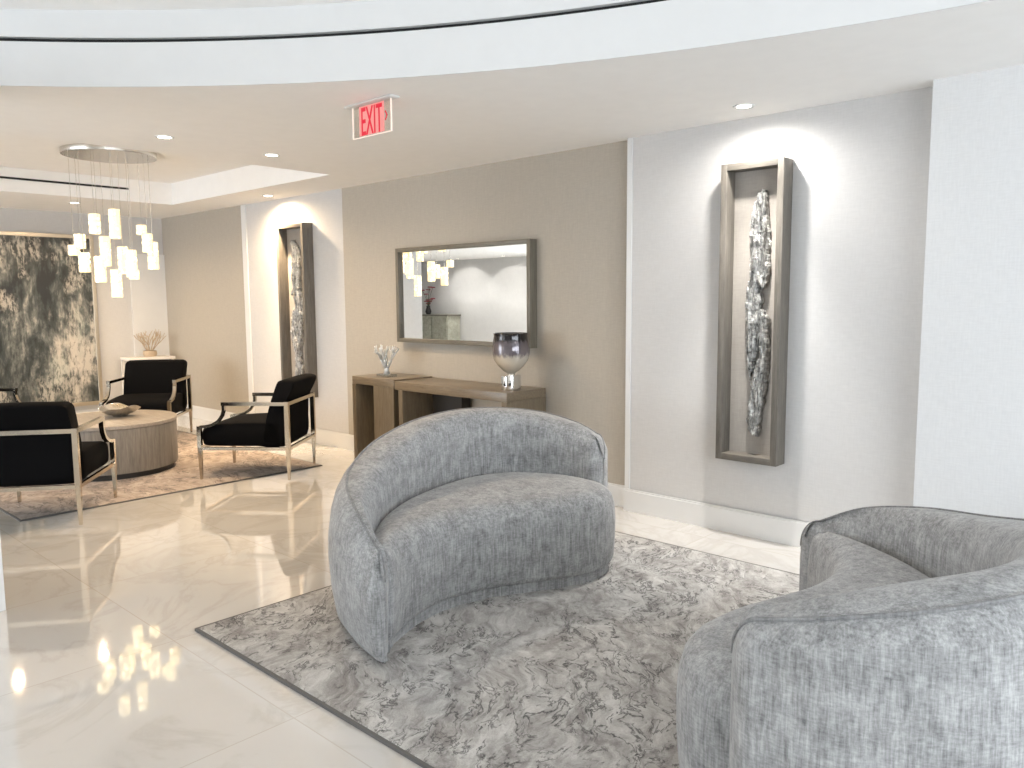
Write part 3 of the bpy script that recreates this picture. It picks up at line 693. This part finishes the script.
# coral
t = thing('coral_ornament', 'silvery white branching coral on a clear block on the narrow console', 'ornament', (-5.57, 4.36, .823))
bm = bmesh.new(); box(bm, (-.085, -.05, 0), (.085, .05, .022), .004); fin('base', bm, 'crystal_block', t)
def branchy(bm, p, d, ln, r, depth, rn, spread=.55):
    p = Vector(p); d = Vector(d).normalized(); pts = [p]; q = p
    for i in range(3):
        d = (d + Vector((rn.uniform(-.18, .18), rn.uniform(-.18, .18), rn.uniform(-.05, .15)))).normalized(); q = q + d * ln / 3; pts.append(q)
    tube(bm, pts, [r, r * .9, r * .8, r * .7], 6)
    if depth:
        for k in range(rn.choice((2, 3))):
            dd = (d + Vector((rn.uniform(-1, 1), rn.uniform(-1, 1), rn.uniform(-.1, .6))) * spread).normalized()
            branchy(bm, q if k < 2 else pts[2], dd, ln * rn.uniform(.6, .85), r * .72, depth - 1, rn, spread)
bm = bmesh.new(); rn = random.Random(8)
tube(bm, [(0, 0, .02), (0, 0, .06), (.005, 0, .09)], [.03, .022, .02], 8)
for k in range(6):
    a = 2 * PI * k / 6; branchy(bm, (.006 * math.cos(a), .006 * math.sin(a), .07), (math.cos(a) * .75, math.sin(a) * .5, 1.0), .098, .0135, 2, rn, .7)
fin('coral', bm, 'coral', t, True)

# ------------------------------------------------------------------ painting on the far wall
t = thing('wall_painting', 'large abstract black and white painting on the far left wall', 'painting', (-10.6, 2.875, .215))
hw = .902; H = 2.09
bm = bmesh.new()
for a, b in (((.003, -hw, 0), (.055, -hw + .045, H)), ((.003, hw - .045, 0), (.055, hw, H)), ((.003, -hw + .045, H - .045), (.055, hw - .045, H)), ((.003, -hw + .045, 0), (.055, hw - .045, .045))): box(bm, a, b, .003)
fin('frame', bm, 'gold', t)
bm = bmesh.new(); box(bm, (.003, -hw + .045, .045), (.045, hw - .045, H - .045)); fin('canvas', bm, 'painting', t)

# ------------------------------------------------------------------ white ledge console with dried stems
t = thing('side_console', 'slim white side table in the far corner behind an armchair', 'side table', (-10.36, 4.33, 0))
boxes('tabletop', [((-.16, -.33, .755), (.16, .235, .79))], 'white_gloss', t, .003)
for y in (-.31, .205):
    for x in (-.14, .14): boxes('leg', [((x - .015, y - .015, 0), (x + .015, y + .015, .755))], 'white_gloss', t)
t = thing('dried_arrangement', 'pale dried stems in a low pot on the white side table', 'flower arrangement', (-10.38, 4.32, .79))
bm = bmesh.new(); lathe(bm, [(0, 0), (.07, 0), (.085, .03), (.08, .07), (.07, .075), (.07, .06), (0, .06)], 24); fin('pot', bm, 'dry', t, True, 40)
bm = bmesh.new(); rn = random.Random(3)
for k in range(9):
    a = 2 * PI * k / 9; branchy(bm, (.02 * math.cos(a), .02 * math.sin(a), .055), (math.cos(a) * .6, math.sin(a) * .6, 1.0), .13, .007, 2, rn, .6)
fin('stems', bm, 'dry', t, True)

# ------------------------------------------------------------------ far end of the lobby, seen in the mirror
t = thing('sideboard', 'pale patterned cabinet seen only in the mirror', 'cabinet', (-16.95, -5.93, 0))
boxes('body', [((-.65, -.25, .08), (.65, .22, 1.02))], 'cab', t, .004)
boxes('top', [((-.68, -.26, 1.02), (.68, .24, 1.06))], 'mframe_h', t, .003)
for s in (-1, 1): boxes('door', [((min(s * .02, s * .62), .22, .12), (max(s * .02, s * .62), .24, .99))], 'cab', t)
for x in (-.6, .6):
    for y in (-.2, .18): boxes('leg', [((x - .025, y - .025, 0), (x + .025, y + .025, .08))], 'mframe_v', t)
t = thing('flower_vase', 'dark red flowers in a vase seen only in the mirror', 'flower arrangement', (-17.35, -5.93, 1.06))
bm = bmesh.new(); lathe(bm, [(0, 0), (.06, 0), (.09, .08), (.05, .2), (.06, .24), (.045, .24), (0, .06)], 24); fin('vase', bm, 'black', t, True, 40)
rn = random.Random(5)
for k in range(11):
    a = rn.uniform(0, 2 * PI); r = rn.uniform(.03, .2); z = rn.uniform(.3, .8)
    bl = bmesh.new(); tube(bl, [(0, 0, .15), (r * .4 * math.cos(a), r * .4 * math.sin(a), .15 + (z - .15) * .6), (r * math.cos(a), r * math.sin(a), z)], .006, 5); fin('stem', bl, 'green', t, True)
    bm = bmesh.new()
    for m_ in range(6):
        b_ = 2 * PI * m_ / 6; c = Vector((r * math.cos(a) + .04 * math.cos(b_), r * math.sin(a) + .04 * math.sin(b_), z))
        bmesh.ops.create_uvsphere(bm, u_segments=8, v_segments=6, radius=.032, matrix=Matrix.Translation(c) @ Matrix.Diagonal((1.2, 1, .5, 1)))
    fin('flower_head', bm, 'petal', t, True)
for x in (-15.9, -14.2, -12.6): downlight(x, -5.75, 'recessed downlight over the far white wall seen only in the mirror', NEUT, SPOT_W, 140, .6)
for x, y in ((-12.5, -2.5), (-14.5, -1.0), (-9.0, -3.0)): downlight(x, y, 'recessed downlight in the lobby ceiling out of direct view', NEUT, SPOT_W)  # further lobby ceiling downlights, none in direct view
